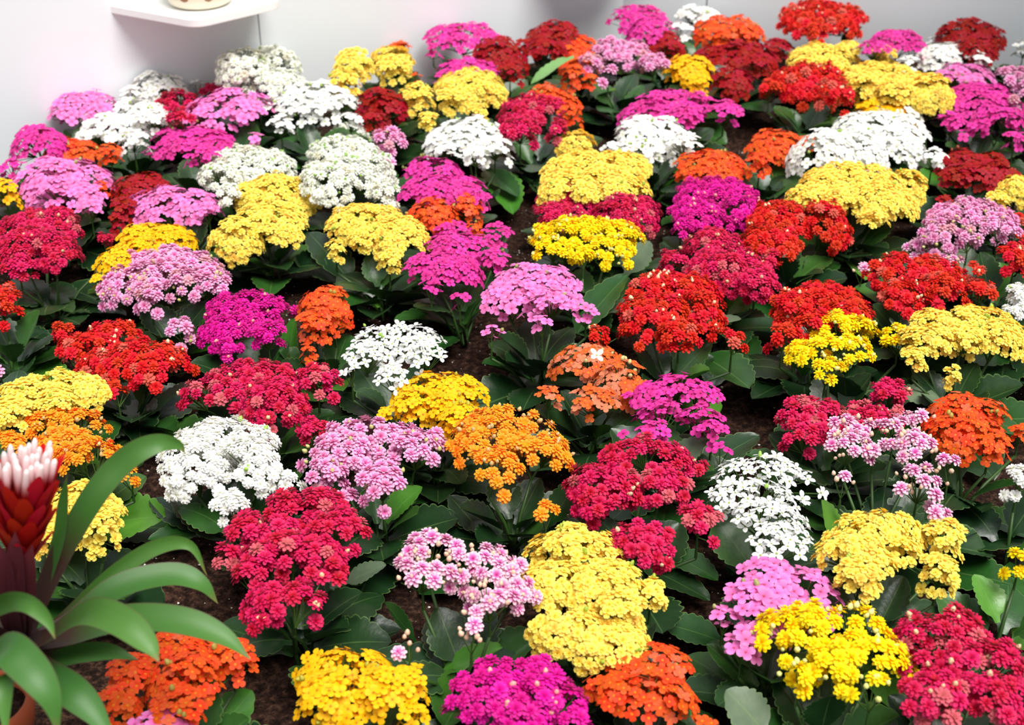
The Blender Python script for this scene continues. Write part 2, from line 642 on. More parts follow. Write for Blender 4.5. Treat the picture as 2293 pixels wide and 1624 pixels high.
# ------------------------------------------------------------------ the plants: kind, flower lobes (px x, y, width, height), height of the flowers
PLANTS = [
    ('WB', [(545, 148, 110, 80), (622, 132, 85, 75), (575, 118, 80, 40)], .27),
    ('W', [(345, 193, 130, 66), (298, 214, 55, 36), (440, 192, 40, 24)], .22),
    ('L', [(190, 246, 150, 72), (160, 262, 80, 50)], .22),
    ('W', [(285, 265, 190, 76), (300, 318, 74, 44), (240, 285, 110, 45), (345, 275, 80, 50)], .22),
    ('P', [(92, 322, 118, 78), (28, 378, 56, 40)], .22),
    ('O', [(165, 340, 118, 56), (250, 350, 62, 48), (227, 410, 32, 40)], .21),
    ('L', [(135, 400, 215, 90), (150, 436, 160, 60), (205, 475, 65, 46), (75, 430, 90, 40)], .22),
    ('C', [(400, 240, 100, 60), (487, 216, 76, 42), (405, 274, 60, 40)], .21),
    ('L', [(520, 250, 190, 80), (552, 214, 84, 32), (575, 306, 40, 26), (480, 268, 110, 40)], .22),
    ('WB', [(612, 190, 140, 66), (580, 200, 80, 50)], .24),
    ('W', [(705, 230, 200, 86), (785, 258, 60, 84), (632, 242, 96, 64), (630, 285, 60, 40)], .22),
    ('P', [(425, 318, 190, 56), (455, 360, 80, 54), (350, 342, 80, 40), (490, 335, 80, 40)], .21),
    ('K', [(322, 424, 132, 72), (278, 458, 64, 74), (262, 490, 40, 40)], .20),
    ('L', [(385, 458, 190, 74), (468, 476, 62, 44), (348, 494, 44, 18), (440, 490, 70, 30)], .21),
    ('WB', [(560, 372, 210, 80), (500, 395, 90, 60), (515, 435, 60, 50)], .21),
    ('WB', [(765, 348, 160, 80), (757, 400, 180, 92), (862, 432, 62, 64), (790, 298, 90, 30), (830, 380, 100, 70)], .22),
    ('D', [(870, 330, 82, 64), (870, 376, 52, 46)], .20),
    ('Y', [(615, 440, 190, 96), (598, 500, 180, 84), (666, 424, 80, 64), (528, 530, 112, 78)], .21),
    ('Y', [(795, 145, 86, 72), (878, 124, 90, 84), (772, 187, 78, 46), (886, 160, 80, 50)], .24),
    ('O', [(850, 94, 52, 36), (936, 166, 30, 38), (846, 130, 30, 30)], .22),
    ('K', [(855, 232, 108, 92), (840, 275, 60, 40), (800, 215, 50, 20)], .20),
    ('Y', [(1050, 196, 160, 72), (935, 224, 84, 66), (958, 268, 52, 48), (1072, 250, 46, 30), (1110, 205, 60, 60), (1015, 230, 70, 50)], .22),
    ('P', [(1037, 82, 156, 52), (970, 108, 40, 22), (1080, 85, 70, 30)], .24),
    ('K', [(1115, 128, 122, 78), (1142, 168, 72, 50)], .20),
    ('P', [(1050, 154, 130, 40), (1000, 175, 60, 30)], .20),
    ('K', [(1245, 85, 132, 66), (1174, 104, 46, 36), (1225, 105, 80, 40)], .21),
    ('O', [(1292, 116, 112, 56), (1280, 162, 58, 64), (1320, 180, 40, 30), (1300, 140, 80, 40)], .20),
    ('D', [(1385, 118, 140, 48), (1322, 146, 62, 54), (1362, 160, 44, 42), (1462, 148, 66, 62), (1342, 182, 26, 22)], .22),
    ('P', [(1430, 38, 128, 42), (1462, 62, 92, 36), (1380, 40, 50, 34)], .24),
    ('K', [(1482, 104, 92, 56), (1500, 118, 60, 40)], .20),
    ('W', [(1562, 36, 92, 40), (1520, 70, 62, 30), (1585, 50, 60, 30)], .22),
    ('O', [(1630, 66, 146, 54), (1605, 85, 60, 30)], .22),
    ('K', [(1650, 96, 112, 60), (1648, 128, 184, 66), (1638, 182, 100, 60), (1738, 114, 64, 38), (1690, 150, 70, 50)], .20),
    ('G', [(1542, 158, 108, 68), (1560, 188, 56, 44)], .20),
    ('O', [(1235, 226, 122, 66), (1278, 258, 62, 50)], .20),
    ('C', [(1200, 248, 142, 62), (1165, 296, 84, 84), (1250, 288, 50, 42), (1240, 255, 80, 50)], .21),
    ('P', [(1500, 228, 132, 44), (1466, 254, 130, 36), (1532, 262, 96, 36), (1620, 258, 82, 44), (1560, 238, 80, 40)], .21),
    ('W', [(1455, 300, 160, 76), (1440, 338, 100, 40), (1530, 332, 72, 54), (1500, 310, 100, 60), (1370, 330, 50, 20)], .21),
    ('W', [(1050, 306, 180, 74), (1108, 338, 92, 50), (1000, 328, 92, 32), (1065, 345, 60, 30)], .22),
    ('R', [(1840, 40, 184, 62), (1828, 72, 62, 26), (1895, 45, 70, 36)], .25),
    ('Y', [(1838, 130, 140, 60), (1898, 116, 62, 54), (1800, 150, 56, 38), (1880, 150, 50, 50)], .22),
    ('R', [(1812, 188, 172, 76), (1862, 222, 92, 60), (1722, 204, 52, 38), (1775, 180, 80, 40)], .22),
    ('P', [(2010, 92, 114, 50), (1958, 112, 78, 30), (2040, 118, 60, 40)], .22),
    ('Y', [(1978, 178, 192, 66), (2080, 206, 100, 76), (1928, 192, 82, 62), (1972, 134, 66, 46), (2010, 205, 100, 40)], .22),
    ('W', [(2132, 130, 152, 58), (2100, 104, 62, 30), (2188, 146, 60, 44), (2030, 146, 52, 34)], .21),
    ('K', [(2172, 80, 150, 66), (2190, 105, 80, 40)], .23),
    ('W', [(2290, 104, 56, 60)], .21),
    ('L', [(2150, 174, 132, 50), (2175, 195, 70, 30)], .20),
    ('D', [(2266, 190, 86, 76), (2285, 225, 50, 40)], .20),
    ('P', [(2190, 232, 184, 80), (2232, 276, 112, 62), (2130, 276, 72, 36), (2270, 312, 52, 44), (2165, 285, 60, 30)], .21),
    ('G', [(1972, 246, 142, 48), (2045, 295, 40, 26)], .19),
    ('W', [(1970, 292, 200, 76), (1996, 264, 124, 50), (1846, 336, 142, 84), (2086, 350, 62, 66), (2020, 332, 104, 66), (1920, 330, 120, 60)], .22),
    ('O', [(1735, 324, 122, 66), (1700, 366, 62, 54), (1805, 315, 50, 20)], .21),
    ('O', [(1590, 372, 162, 68), (1610, 360, 90, 50)], .20),
    ('Y', [(1335, 382, 236, 84), (1290, 324, 82, 54), (1330, 420, 236, 56), (1400, 370, 110, 60), (1260, 405, 90, 60)], .22),
    ('P', [(972, 384, 132, 60), (1000, 424, 190, 60), (932, 424, 62, 42), (1068, 450, 62, 54)], .21),
    ('O', [(968, 482, 112, 70), (1042, 466, 82, 74), (1062, 512, 40, 32)], .20),
    ('P', [(1030, 560, 180, 70), (988, 600, 160, 64), (1016, 524, 100, 44), (1106, 588, 82, 50), (1112, 528, 72, 42), (1030, 668, 46, 40), (965, 642, 56, 30), (1040, 605, 80, 40)], .22),
    ('Y', [(822, 492, 170, 66), (888, 524, 140, 70), (872, 580, 62, 56), (752, 548, 48, 54), (830, 530, 90, 50)], .23),
    ('WS', [(885, 764, 190, 70), (952, 806, 112, 60), (822, 802, 100, 52), (882, 850, 82, 54), (788, 836, 54, 44), (900, 800, 110, 50)], .22),
    ('O', [(732, 684, 116, 88), (708, 734, 90, 64), (692, 775, 46, 56), (750, 715, 70, 60)], .22),
    ('M', [(552, 694, 170, 78), (516, 738, 130, 70), (602, 752, 84, 84), (642, 690, 56, 40), (500, 770, 80, 50), (560, 730, 90, 60)], .22),
    ('D', [(372, 596, 220, 70), (330, 632, 200, 70), (440, 638, 170, 62), (338, 670, 72, 50), (410, 738, 70, 66), (380, 630, 110, 60)], .22),
    ('G', [(348, 530, 164, 62), (268, 582, 100, 60), (222, 620, 34, 34), (310, 560, 100, 50)], .21),
    ('C', [(96, 505, 180, 70), (60, 556, 140, 86), (120, 562, 112, 72), (236, 520, 30, 54), (42, 598, 84, 40)], .23),
    ('G', [(14, 422, 74, 86)], .20),
    ('R', [(12, 694, 98, 84), (5, 660, 60, 40)], .21),
    ('R', [(262, 758, 140, 62), (318, 818, 196, 92), (200, 784, 130, 76), (398, 812, 100, 80), (262, 876, 60, 34), (142, 746, 56, 40), (250, 815, 130, 60)], .21),
    ('C', [(570, 850, 210, 80), (492, 884, 166, 76), (612, 900, 132, 86), (712, 862, 116, 76), (702, 966, 68, 52), (665, 845, 80, 60)], .22),
    ('Y', [(132, 866, 180, 70), (62, 888, 140, 80), (28, 936, 110, 70), (192, 864, 108, 72), (120, 900, 110, 40)], .23),
    ('A', [(142, 958, 184, 76), (206, 1030, 136, 74), (36, 1000, 90, 62), (292, 1062, 40, 34), (150, 1000, 140, 60)], .22),
    ('Y', [(180, 1140, 176, 110), (220, 1186, 108, 92), (116, 1196, 84, 84), (170, 1190, 80, 60)], .21),
    ('WD', [(500, 990, 214, 96), (440, 1042, 160, 112), (560, 1034, 124, 106), (642, 1052, 78, 92), (518, 1130, 90, 96), (495, 1045, 110, 90)], .23),
    ('G', [(985, 876, 196, 78), (940, 908, 124, 66), (1032, 944, 106, 60), (866, 926, 50, 40), (985, 915, 120, 50)], .22),
    ('D', [(835, 985, 210, 84), (765, 1020, 150, 84), (920, 1018, 140, 72), (732, 1066, 92, 64), (856, 1092, 112, 76), (962, 984, 100, 54), (838, 1035, 130, 60), (766, 1114, 34, 30)], .23),
    ('A', [(1140, 956, 210, 76), (1088, 990, 150, 70), (1190, 1010, 150, 70), (1096, 1050, 130, 50), (1222, 1144, 62, 30), (1140, 1010, 100, 50), (1225, 975, 100, 60), (1120, 1080, 60, 30)], .25),
    ('C', [(1440, 1030, 200, 84), (1350, 1092, 160, 96), (1470, 1090, 146, 76), (1546, 1036, 86, 66), (1350, 1142, 96, 56), (1440, 1218, 156, 92), (1562, 1176, 104, 90), (1312, 1050, 80, 90), (1420, 1080, 110, 70)], .23),
    ('P', [(1516, 886, 196, 80), (1432, 896, 104, 60), (1566, 944, 130, 56), (1462, 972, 92, 56), (1594, 964, 68, 60), (1412, 976, 76, 74), (1614, 1000, 34, 40), (1500, 925, 130, 40)], .22),
    ('OW', [(1316, 810, 146, 80), (1390, 850, 116, 84), (1228, 888, 68, 66), (1330, 904, 106, 52)], .21),
    ('R', [(1504, 654, 200, 82), (1465, 704, 160, 96), (1560, 700, 114, 84), (1432, 738, 98, 62), (1336, 742, 58, 72), (1638, 762, 74, 76), (1520, 756, 100, 56), (1600, 660, 56, 60)], .24),
    ('L', [(1200, 634, 190, 78), (1146, 664, 140, 70), (1232, 690, 140, 64), (1312, 702, 64, 40), (1100, 738, 40, 48), (1214, 722, 50, 36), (1270, 655, 100, 60)], .24),
    ('C', [(1602, 552, 130, 72), (1630, 600, 180, 84), (1690, 636, 106, 72), (1504, 582, 66, 72), (1722, 580, 50, 50)], .22),
    ('B', [(1312, 526, 228, 56), (1246, 556, 116, 44), (1350, 556, 140, 46), (1306, 572, 50, 30)], .24),
    ('C', [(1290, 446, 156, 70), (1402, 476, 136, 72), (1240, 494, 84, 56), (1340, 460, 100, 50)], .21),
    ('M', [(1602, 434, 190, 66), (1566, 478, 130, 56), (1664, 470, 96, 60), (1524, 502, 44, 50), (1625, 490, 70, 36)], .22),
    ('R', [(1742, 494, 156, 70), (1834, 500, 128, 86), (1720, 538, 130, 56), (1870, 530, 50, 40)], .22),
    ('Y', [(1910, 408, 230, 80), (1962, 446, 166, 70), (1828, 436, 120, 54), (2024, 414, 86, 70), (1958, 478, 76, 36), (1900, 440, 120, 50)], .23),
    ('K', [(2180, 362, 146, 50), (2190, 394, 190, 46), (2112, 442, 44, 54), (2200, 376, 100, 40)], .20),
    ('Y', [(2274, 416, 84, 66), (2232, 450, 60, 50)], .20),
    ('D', [(2176, 488, 190, 72), (2112, 522, 106, 66), (2232, 530, 96, 74), (2168, 540, 60, 40)], .22),
    ('E', [(2058, 562, 86, 34), (2112, 584, 82, 36), (1930, 605, 24, 20)], .19),
    ('R', [(2050, 614, 210, 76), (1968, 604, 84, 66), (2112, 648, 120, 66), (2022, 660, 110, 56), (2192, 658, 84, 50), (2104, 688, 36, 46)], .22),
    ('R', [(2268, 566, 90, 120), (2182, 602, 56, 66), (2270, 500, 60, 60)], .22),
    ('WD', [(2286, 648, 66, 84), (2270, 690, 40, 40)], .21),
    ('R', [(1836, 676, 176, 82), (1770, 700, 104, 82), (1892, 708, 116, 66), (1752, 752, 72, 74), (1820, 725, 90, 50)], .22),
    ('B', [(1884, 738, 156, 60), (1862, 786, 180, 66), (1934, 800, 96, 60), (1798, 796, 62, 46), (1850, 830, 86, 44), (2012, 762, 90, 46), (1890, 775, 100, 50)], .24),
    ('Y', [(2156, 724, 230, 72), (2082, 758, 140, 60), (2222, 752, 140, 76), (2132, 834, 44, 34), (2050, 795, 60, 34), (2150, 760, 110, 50), (2280, 740, 60, 60)], .24),
    ('C', [(1816, 938, 176, 80), (1930, 940, 116, 46), (1990, 886, 92, 54), (1800, 980, 110, 50), (2000, 930, 60, 40)], .21),
    ('O', [(2166, 924, 166, 70), (2160, 970, 180, 84), (2216, 1000, 100, 60), (2284, 946, 46, 66), (2120, 960, 80, 60)], .22),
    ('E', [(1906, 972, 116, 56), (2002, 970, 96, 60), (1896, 1012, 130, 70), (2040, 1016, 130, 76), (2124, 1040, 76, 90), (2056, 1090, 130, 60), (1886, 1078, 66, 40), (2056, 946, 80, 46), (2096, 1146, 40, 46), (1960, 1000, 70, 46)], .25),
    ('WD', [(2280, 1058, 78, 106)], .22),
    ('WS', [(1700, 1066, 180, 76), (1800, 1076, 110, 70), (1676, 1116, 170, 70), (1716, 1166, 160, 76), (1740, 1222, 160, 60), (1624, 1116, 80, 60), (1826, 1206, 70, 60), (1770, 1110, 100, 50)], .22),
    ('Y', [(1966, 1186, 180, 84), (1912, 1230, 160, 84), (1924, 1294, 120, 80), (2112, 1206, 96, 86), (2100, 1280, 94, 86), (2016, 1228, 100, 70), (1960, 1250, 110, 60)], .24),
    ('L', [(1752, 1312, 210, 76), (1690, 1350, 150, 74), (1836, 1340, 100, 84), (1730, 1396, 176, 66), (1660, 1450, 92, 60), (1806, 1386, 150, 56), (1620, 1380, 60, 40)], .22),
    ('B', [(1842, 1424, 270, 66), (1770, 1452, 160, 66), (1946, 1470, 170, 70), (1870, 1486, 170, 60), (1950, 1556, 116, 66), (1790, 1512, 62, 44), (1920, 1430, 100, 50), (2010, 1490, 60, 40)], .25),
    ('C', [(2106, 1424, 176, 84), (2190, 1494, 200, 110), (2080, 1494, 140, 90), (2274, 1480, 90, 110), (2090, 1576, 150, 90), (2226, 1576, 150, 96), (2150, 1540, 110, 80)], .24),
    ('O', [(1456, 1494, 180, 76), (1440, 1556, 220, 96), (1356, 1532, 120, 86), (1524, 1550, 96, 90), (1450, 1530, 120, 60), (1576, 1616, 40, 30)], .22),
    ('M', [(1176, 1514, 230, 84), (1096, 1562, 190, 86), (1232, 1562, 160, 96), (1016, 1598, 90, 70), (1150, 1600, 160, 60), (1290, 1610, 80, 60)], .23),
    ('G', [(770, 1500, 200, 96), (756, 1568, 200, 106), (862, 1560, 140, 106), (916, 1526, 90, 84), (924, 1586, 80, 90), (800, 1530, 120, 70)], .23),
    ('O', [(398, 1466, 170, 92), (420, 1522, 170, 96), (300, 1520, 120, 80), (272, 1580, 100, 90), (520, 1478, 130, 76), (404, 1590, 120, 70), (380, 1510, 110, 60)], .22),
    ('L', [(362, 1640, 150, 64), (440, 1650, 80, 50)], .21),
    ('E', [(962, 1246, 136, 74), (946, 1296, 150, 84), (1064, 1262, 150, 76), (1130, 1300, 166, 92), (1096, 1356, 130, 66), (1010, 1230, 80, 50), (1055, 1420, 60, 40), (915, 1446, 40, 40), (1020, 1290, 90, 40)], .26),
    ('Y', [(1282, 1232, 210, 100), (1246, 1306, 180, 96), (1340, 1312, 190, 110), (1270, 1400, 170, 76), (1388, 1380, 124, 100), (1340, 1432, 180, 62), (1456, 1332, 80, 60), (1290, 1270, 130, 70)], .24),
    ('C', [(694, 1146, 220, 84), (596, 1196, 180, 96), (736, 1200, 170, 96), (650, 1246, 210, 76), (506, 1230, 76, 80), (560, 1290, 80, 70), (724, 1280, 136, 86), (650, 1354, 166, 70), (670, 1190, 110, 60)], .24),
    ('D', [(2, 822, 40, 36)], .20),
    ('B', [(2282, 1256, 70, 50)], .22),
]
# notable single leaves: plant index, base pixel, tip pixel, width pixels, tone, base height, tip height
EXTRA_LEAVES = [
    (103, (1625, 1440), (1478, 1395), 105, 'mid', .012, .03),
    (102, (2080, 1275), (2270, 1310), 150, 'mid', .03, .05),
    (102, (2100, 1225), (2330, 1205), 95, 'dark', .05, .05),
    (104, (1720, 1650), (1625, 1545), 130, 'grey', .10, .14),
    (104, (1840, 1640), (1860, 1560), 110, 'dark', .10, .17),
    (111, (975, 1520), (1125, 1450), 90, 'fresh', .06, .13),
    (111, (985, 1600), (1020, 1500), 80, 'fresh', .05, .12),
    (111, (930, 1440), (860, 1350), 60, 'mid', .08, .15),
    (58, (790, 640), (690, 520), 95, 'dark', .05, .12),
    (58, (770, 640), (655, 575), 90, 'dark', .03, .08),
    (64, (80, 660), (165, 700), 70, 'mid', .04, .05),
    (64, (130, 640), (255, 690), 85, 'dark', .04, .05),
    (64, (110, 600), (225, 500), 80, 'dark', .06, .12),
    (66, (10, 750), (112, 760), 65, 'dark', .05, .08),
    (79, (1460, 860), (1600, 800), 80, 'dark', .06, .08),
    (79, (1560, 790), (1680, 870), 120, 'mid', .07, .09),
    (79, (1540, 740), (1660, 715), 60, 'grey', .08, .11),
    (26, (1285, 128), (1188, 190), 75, 'pale', .225, .15),
    (80, (1280, 760), (1405, 615), 95, 'mid', .06, .16),
    (82, (1400, 620), (1455, 540), 85, 'grey', .06, .12),
    (75, (1230, 1180), (1300, 1070), 80, 'mid', .08, .15),
    (75, (1090, 1210), (1005, 1110), 80, 'dark', .06, .10),
    (77, (1560, 1060), (1700, 975), 95, 'dark', .05, .08),
    (94, (1780, 850), (1685, 895), 80, 'dark', .05, .06),
    (99, (1880, 1245), (1838, 1120), 80, 'fresh', .06, .15),
    (61, (645, 830), (660, 712), 50, 'fresh', .05, .15),
    (68, (610, 970), (750, 925), 80, 'mid', .06, .07),
    (59, (850, 940), (762, 885), 90, 'dark', .05, .06),
    (80, (1190, 830), (1150, 905), 90, 'dark', .03, .03),
    (67, (310, 880), (315, 1000), 95, 'dark', .07, .06),
    (67, (350, 890), (400, 965), 80, 'dark', .05, .04),
    (72, (470, 1200), (335, 1120), 90, 'dark', .05, .08),
    (72, (490, 1190), (330, 1210), 50, 'mid', .05, .06),
    (113, (770, 1310), (865, 1265), 70, 'grey', .06, .09),
    (112, (1380, 1440), (1448, 1400), 60, 'mid', .05, .07),
    (76, (1480, 1230), (1608, 1300), 80, 'mid', .06, .05),
    (76, (1420, 1260), (1590, 1345), 70, 'dark', .05, .03),
    (101, (1665, 1195), (1640, 1290), 80, 'mid', .06, .05),
    (95, (1895, 930), (1890, 845), 100, 'dark', .06, .16),
    (38, (1080, 380), (1160, 440), 70, 'mid', .08, .07),
    (38, (1110, 380), (1150, 480), 50, 'fresh', .07, .04),
    (85, (1790, 640), (1880, 590), 70, 'mid', .06, .08),
    (86, (1980, 600), (1895, 575), 70, 'dark', .05, .06),
    (27, (1370, 260), (1290, 215), 60, 'mid', .05, .09),
    (27, (1400, 270), (1440, 190), 50, 'mid', .05, .13),
    (10, (700, 330), (640, 285), 50, 'mid', .06, .10),
    (10, (740, 330), (790, 290), 60, 'mid', .06, .09),
    (39, (1780, 110), (1720, 90), 50, 'dark', .10, .12),
    (39, (1880, 100), (1930, 60), 40, 'dark', .12, .17),
]
GROUP = 'kalanchoe plants in the flower bed'
LABELS = [
    'tall greenish white kalanchoe with green buds against the wall right of the shelf',
    'shaded white kalanchoe directly beneath the white wall shelf',
    'orchid pink kalanchoe near the left wall',
    'white kalanchoe, left of a crimson one and in front of a white one',
    'magenta kalanchoe near the left wall',
    'orange kalanchoe near the left wall',
    'orchid pink kalanchoe, right of a yellow one and in front of an orange one',
    'crimson double kalanchoe, behind a magenta one',
    'orchid pink kalanchoe, right of a crimson one and behind a white one',
    'greenish white kalanchoe with crimson on its left, white on its right and white behind it',
    'white kalanchoe between white on the left and red on the right',
    'magenta kalanchoe between two white ones',
    'dark red kalanchoe between two pink ones',
    'orchid pink kalanchoe with red on its left, magenta behind it and yellow in front',
    'greenish white kalanchoe, right of a magenta one and in front of a pink one',
    'greenish white kalanchoe, right of a yellow one',
    'pale pink double kalanchoe with white on both sides and red behind it',
    'large tiered pale yellow kalanchoe in front of the left one of two greenish white plants',
    'pale yellow kalanchoe against the left wall, in front of a half hidden orange one',
    'orange kalanchoe peeking out behind a pale yellow one against the wall',
    'small dark red kalanchoe between a large white one and a pale yellow one',
    'pale yellow kalanchoe between red on the left and crimson on the right',
    'magenta kalanchoe, right of an orange one and behind a magenta one',
    'dark red kalanchoe with magenta on its left, red on its right and crimson in front',
    'magenta kalanchoe, right of an orange one and in front of a magenta one',
    'dark red kalanchoe, left of a pink one and behind an orange one',
    'orange kalanchoe beside the pale green leaf in the back rows',
    'pale pink double kalanchoe near the back wall',
    'magenta kalanchoe near the back wall, left of a white one and behind a red one',
    'dark red kalanchoe between pink on the left and orange on the right',
    'white kalanchoe near the back wall, left of an orange one',
    'orange kalanchoe at the back wall, partly covered by dark red flowers',
    'dark red kalanchoe near the back wall, in front of an orange one',
    'golden yellow kalanchoe between pink on the left and red on the right',
    'orange kalanchoe in front of an orange one and behind a yellow one',
    'crimson double kalanchoe, right of a white one and in front of a red one',
    'magenta kalanchoe in front of a yellow one and behind a white one',
    'white kalanchoe with yellow on its left, orange on its right and magenta behind it',
    'white kalanchoe, left of a crimson one and in front of a yellow one',
    'tall bright red kalanchoe standing alone against the back wall',
    'pale yellow kalanchoe near the back wall',
    'bright red kalanchoe, left of a yellow one and behind an orange one',
    'magenta kalanchoe with yellow on its left, white on its right and yellow in front',
    'pale yellow kalanchoe, right of a yellow one and behind a yellow one',
    'white kalanchoe near the back wall, left of a white one',
    'dark red kalanchoe near the back wall, behind a pink one',
    'white kalanchoe, right of a red one and behind a pink one',
    'orchid pink kalanchoe, right of a yellow one and behind a magenta one',
    'pale pink double kalanchoe at the right edge',
    'magenta kalanchoe with yellow on its left, pink behind it and red in front',
    'golden yellow kalanchoe mostly hidden behind a large white one',
    'white kalanchoe between orange on the left and red on the right',
    'orange kalanchoe between orange on the left and white on the right',
    'orange kalanchoe, left of an orange one and in front of a magenta one',
    'wide pale yellow kalanchoe right behind a crimson one in the middle of the bed',
    'magenta kalanchoe, right of a white one and behind an orange one',
    'orange kalanchoe wedged between two magenta ones, right of a pale yellow one',
    'magenta kalanchoe, left of a pink one and in front of an orange one',
    'pale yellow kalanchoe with yellow on its left, orange on its right and white behind it',
    'starry white kalanchoe, right of an orange one',
    'orange kalanchoe with magenta on its left, yellow behind it and crimson in front',
    'deep magenta double kalanchoe, right of a pink one and behind a crimson one',
    'pale pink double kalanchoe, left of a magenta one and behind a red one',
    'golden yellow kalanchoe half hidden behind a pale pink double one',
    'crimson double kalanchoe, left of a yellow one and behind a red one',
    'golden yellow kalanchoe at the left edge',
    'bright red kalanchoe at the left edge',
    'bright red kalanchoe in front of a pink one and behind an orange one',
    'crimson double kalanchoe between red on the left and white on the right',
    'pale yellow kalanchoe, left of a red one and behind an orange one',
    'amber orange double kalanchoe right behind the red bromeliad spike',
    'pale yellow kalanchoe partly hidden behind the bromeliad leaf',
    'double white kalanchoe, right of an orange one and in front of a crimson one',
    'golden yellow kalanchoe just in front of a starry white one',
    'pale pink double kalanchoe, right of a white one and behind a crimson one',
    'amber orange double kalanchoe between pink on the left and crimson on the right',
    'crimson double kalanchoe, right of an orange one and in front of a magenta one',
    'magenta kalanchoe, right of an orange one and in front of a red one',
    'wilting orange kalanchoe with faded brownish florets beside a magenta one',
    'bright red kalanchoe, behind a magenta one',
    'orchid pink kalanchoe between magenta on the left and red on the right',
    'crimson double kalanchoe in front of a deep magenta one, between two red ones',
    'bright yellow budded kalanchoe, right of a magenta one and in front of a crimson one',
    'crimson double kalanchoe, left of a magenta one',
    'deep magenta double kalanchoe, right of a crimson one',
    'bright red kalanchoe, right of a magenta one and behind a red one',
    'pale yellow kalanchoe, left of a red one and in front of a white one',
    'dark red kalanchoe, right of a white one and in front of a magenta one',
    'pale yellow kalanchoe at the right edge, right of a red one',
    'pale pink double kalanchoe, right of a yellow one and behind a red one',
    'small pale pink budded kalanchoe peeking out behind a bright red one',
    'bright red kalanchoe, left of a red one and in front of a pink one',
    'bright red kalanchoe at the right edge',
    'double white kalanchoe at the right edge, in front of a red one',
    'bright red kalanchoe partly covered by a bright yellow budded one in front',
    'bright yellow budded kalanchoe with yellow on its right, red behind it and crimson in front',
    'pale yellow kalanchoe with yellow on its left, red behind it and orange in front',
    'crimson double kalanchoe, left of an orange one and behind a white one',
    'orange kalanchoe just right of the lilac and pink budded one',
    'pale pink budded kalanchoe with lilac florets in front of a crimson one',
    'double white kalanchoe in the foreground, right of a pink one',
    'starry white kalanchoe, right of a crimson one and in front of a crimson one',
    'pale yellow kalanchoe, right of a white one and in front of a pink one',
    'orchid pink kalanchoe in the foreground, right of a yellow one',
    'bright yellow budded kalanchoe at the bottom edge, left of a crimson one',
    'crimson double kalanchoe at the bottom edge',
    'orange kalanchoe at the bottom edge, right of a magenta one',
    'deep magenta double kalanchoe at the bottom edge',
    'golden yellow kalanchoe at the bottom edge, left of a magenta one',
    'orange kalanchoe under the long bromeliad leaf tips at the bottom left',
    'orchid pink kalanchoe peeking in at the bottom edge below an orange one',
    'pale pink budded kalanchoe on long stems beside a large pale yellow one',
    'pale yellow kalanchoe, left of a pink one and in front of a crimson one',
    'crimson double kalanchoe in the foreground, left of a pink one',
    'tiny bit of pink double kalanchoe cut by the left edge',
    'bright yellow budded kalanchoe in the foreground, right of a yellow one',
]


def frame(n, spin):
    n = n.normalized()
    a = Vector((0, 0, 1)) if abs(n.z) < .95 else Vector((0, 1, 0))
    x = a.cross(n).normalized()
    y = n.cross(x)
    m = Matrix((x, y, n)).transposed()
    return m @ Matrix.Rotation(spin, 3, 'Z')


def mat4(p, r3, s):
    m = (r3 * s).to_4x4()
    m.translation = p
    return m


def lobe_shape(cx, cy, w, h, z):
    """ellipsoid cap (centre, half width, half depth, height) whose picture is w x h around (cx, cy)"""
    p = at_z(cx, cy, z)
    dpt = depth_of(p)
    r = w / 2 / FPX * dpt
    hm = h / FPX * dpt
    d = ray(cx, cy)
    th = math.atan2(-d.z, d.y)
    s, c = math.sin(th), math.cos(th)
    r = max(r - .004, .008)
    hm = max(hm - .006, .008)
    b = min(.9 * r, hm / (2.55 * s))
    b = max(b, r * .45)
    k = hm - b * s
    cc = math.sqrt(max(k * k - (b * s) ** 2, (.3 * r * c) ** 2)) / c
    cc = min(max(cc, .28 * r), 1.15 * r)
    q = at_z(cx, cy + h / 2 - b * s / dpt * FPX, z)
    return q, r, b, cc


CLEARINGS = [(at_z(x, y, .0), rr) for x, y, rr in (
    (330, 1300, .05), (410, 1340, .06), (480, 1350, .06), (1075, 790, .07), (620, 1570, .05), (1570, 1450, .06), (1540, 1350, .05),
    (1165, 520, .05), (1690, 945, .06), (2240, 1165, .06), (300, 1130, .05), (200, 735, .06), (1700, 1015, .05), (1650, 310, .06),
    (2170, 1360, .04), (660, 1090, .03), (220, 1560, .05), (1490, 520, .04), (400, 920, .04), (1130, 490, .05))]


def in_clearing(p):
    return any((p.x - c.x) ** 2 + (p.y - c.y) ** 2 < rr * rr for c, rr in CLEARINGS)


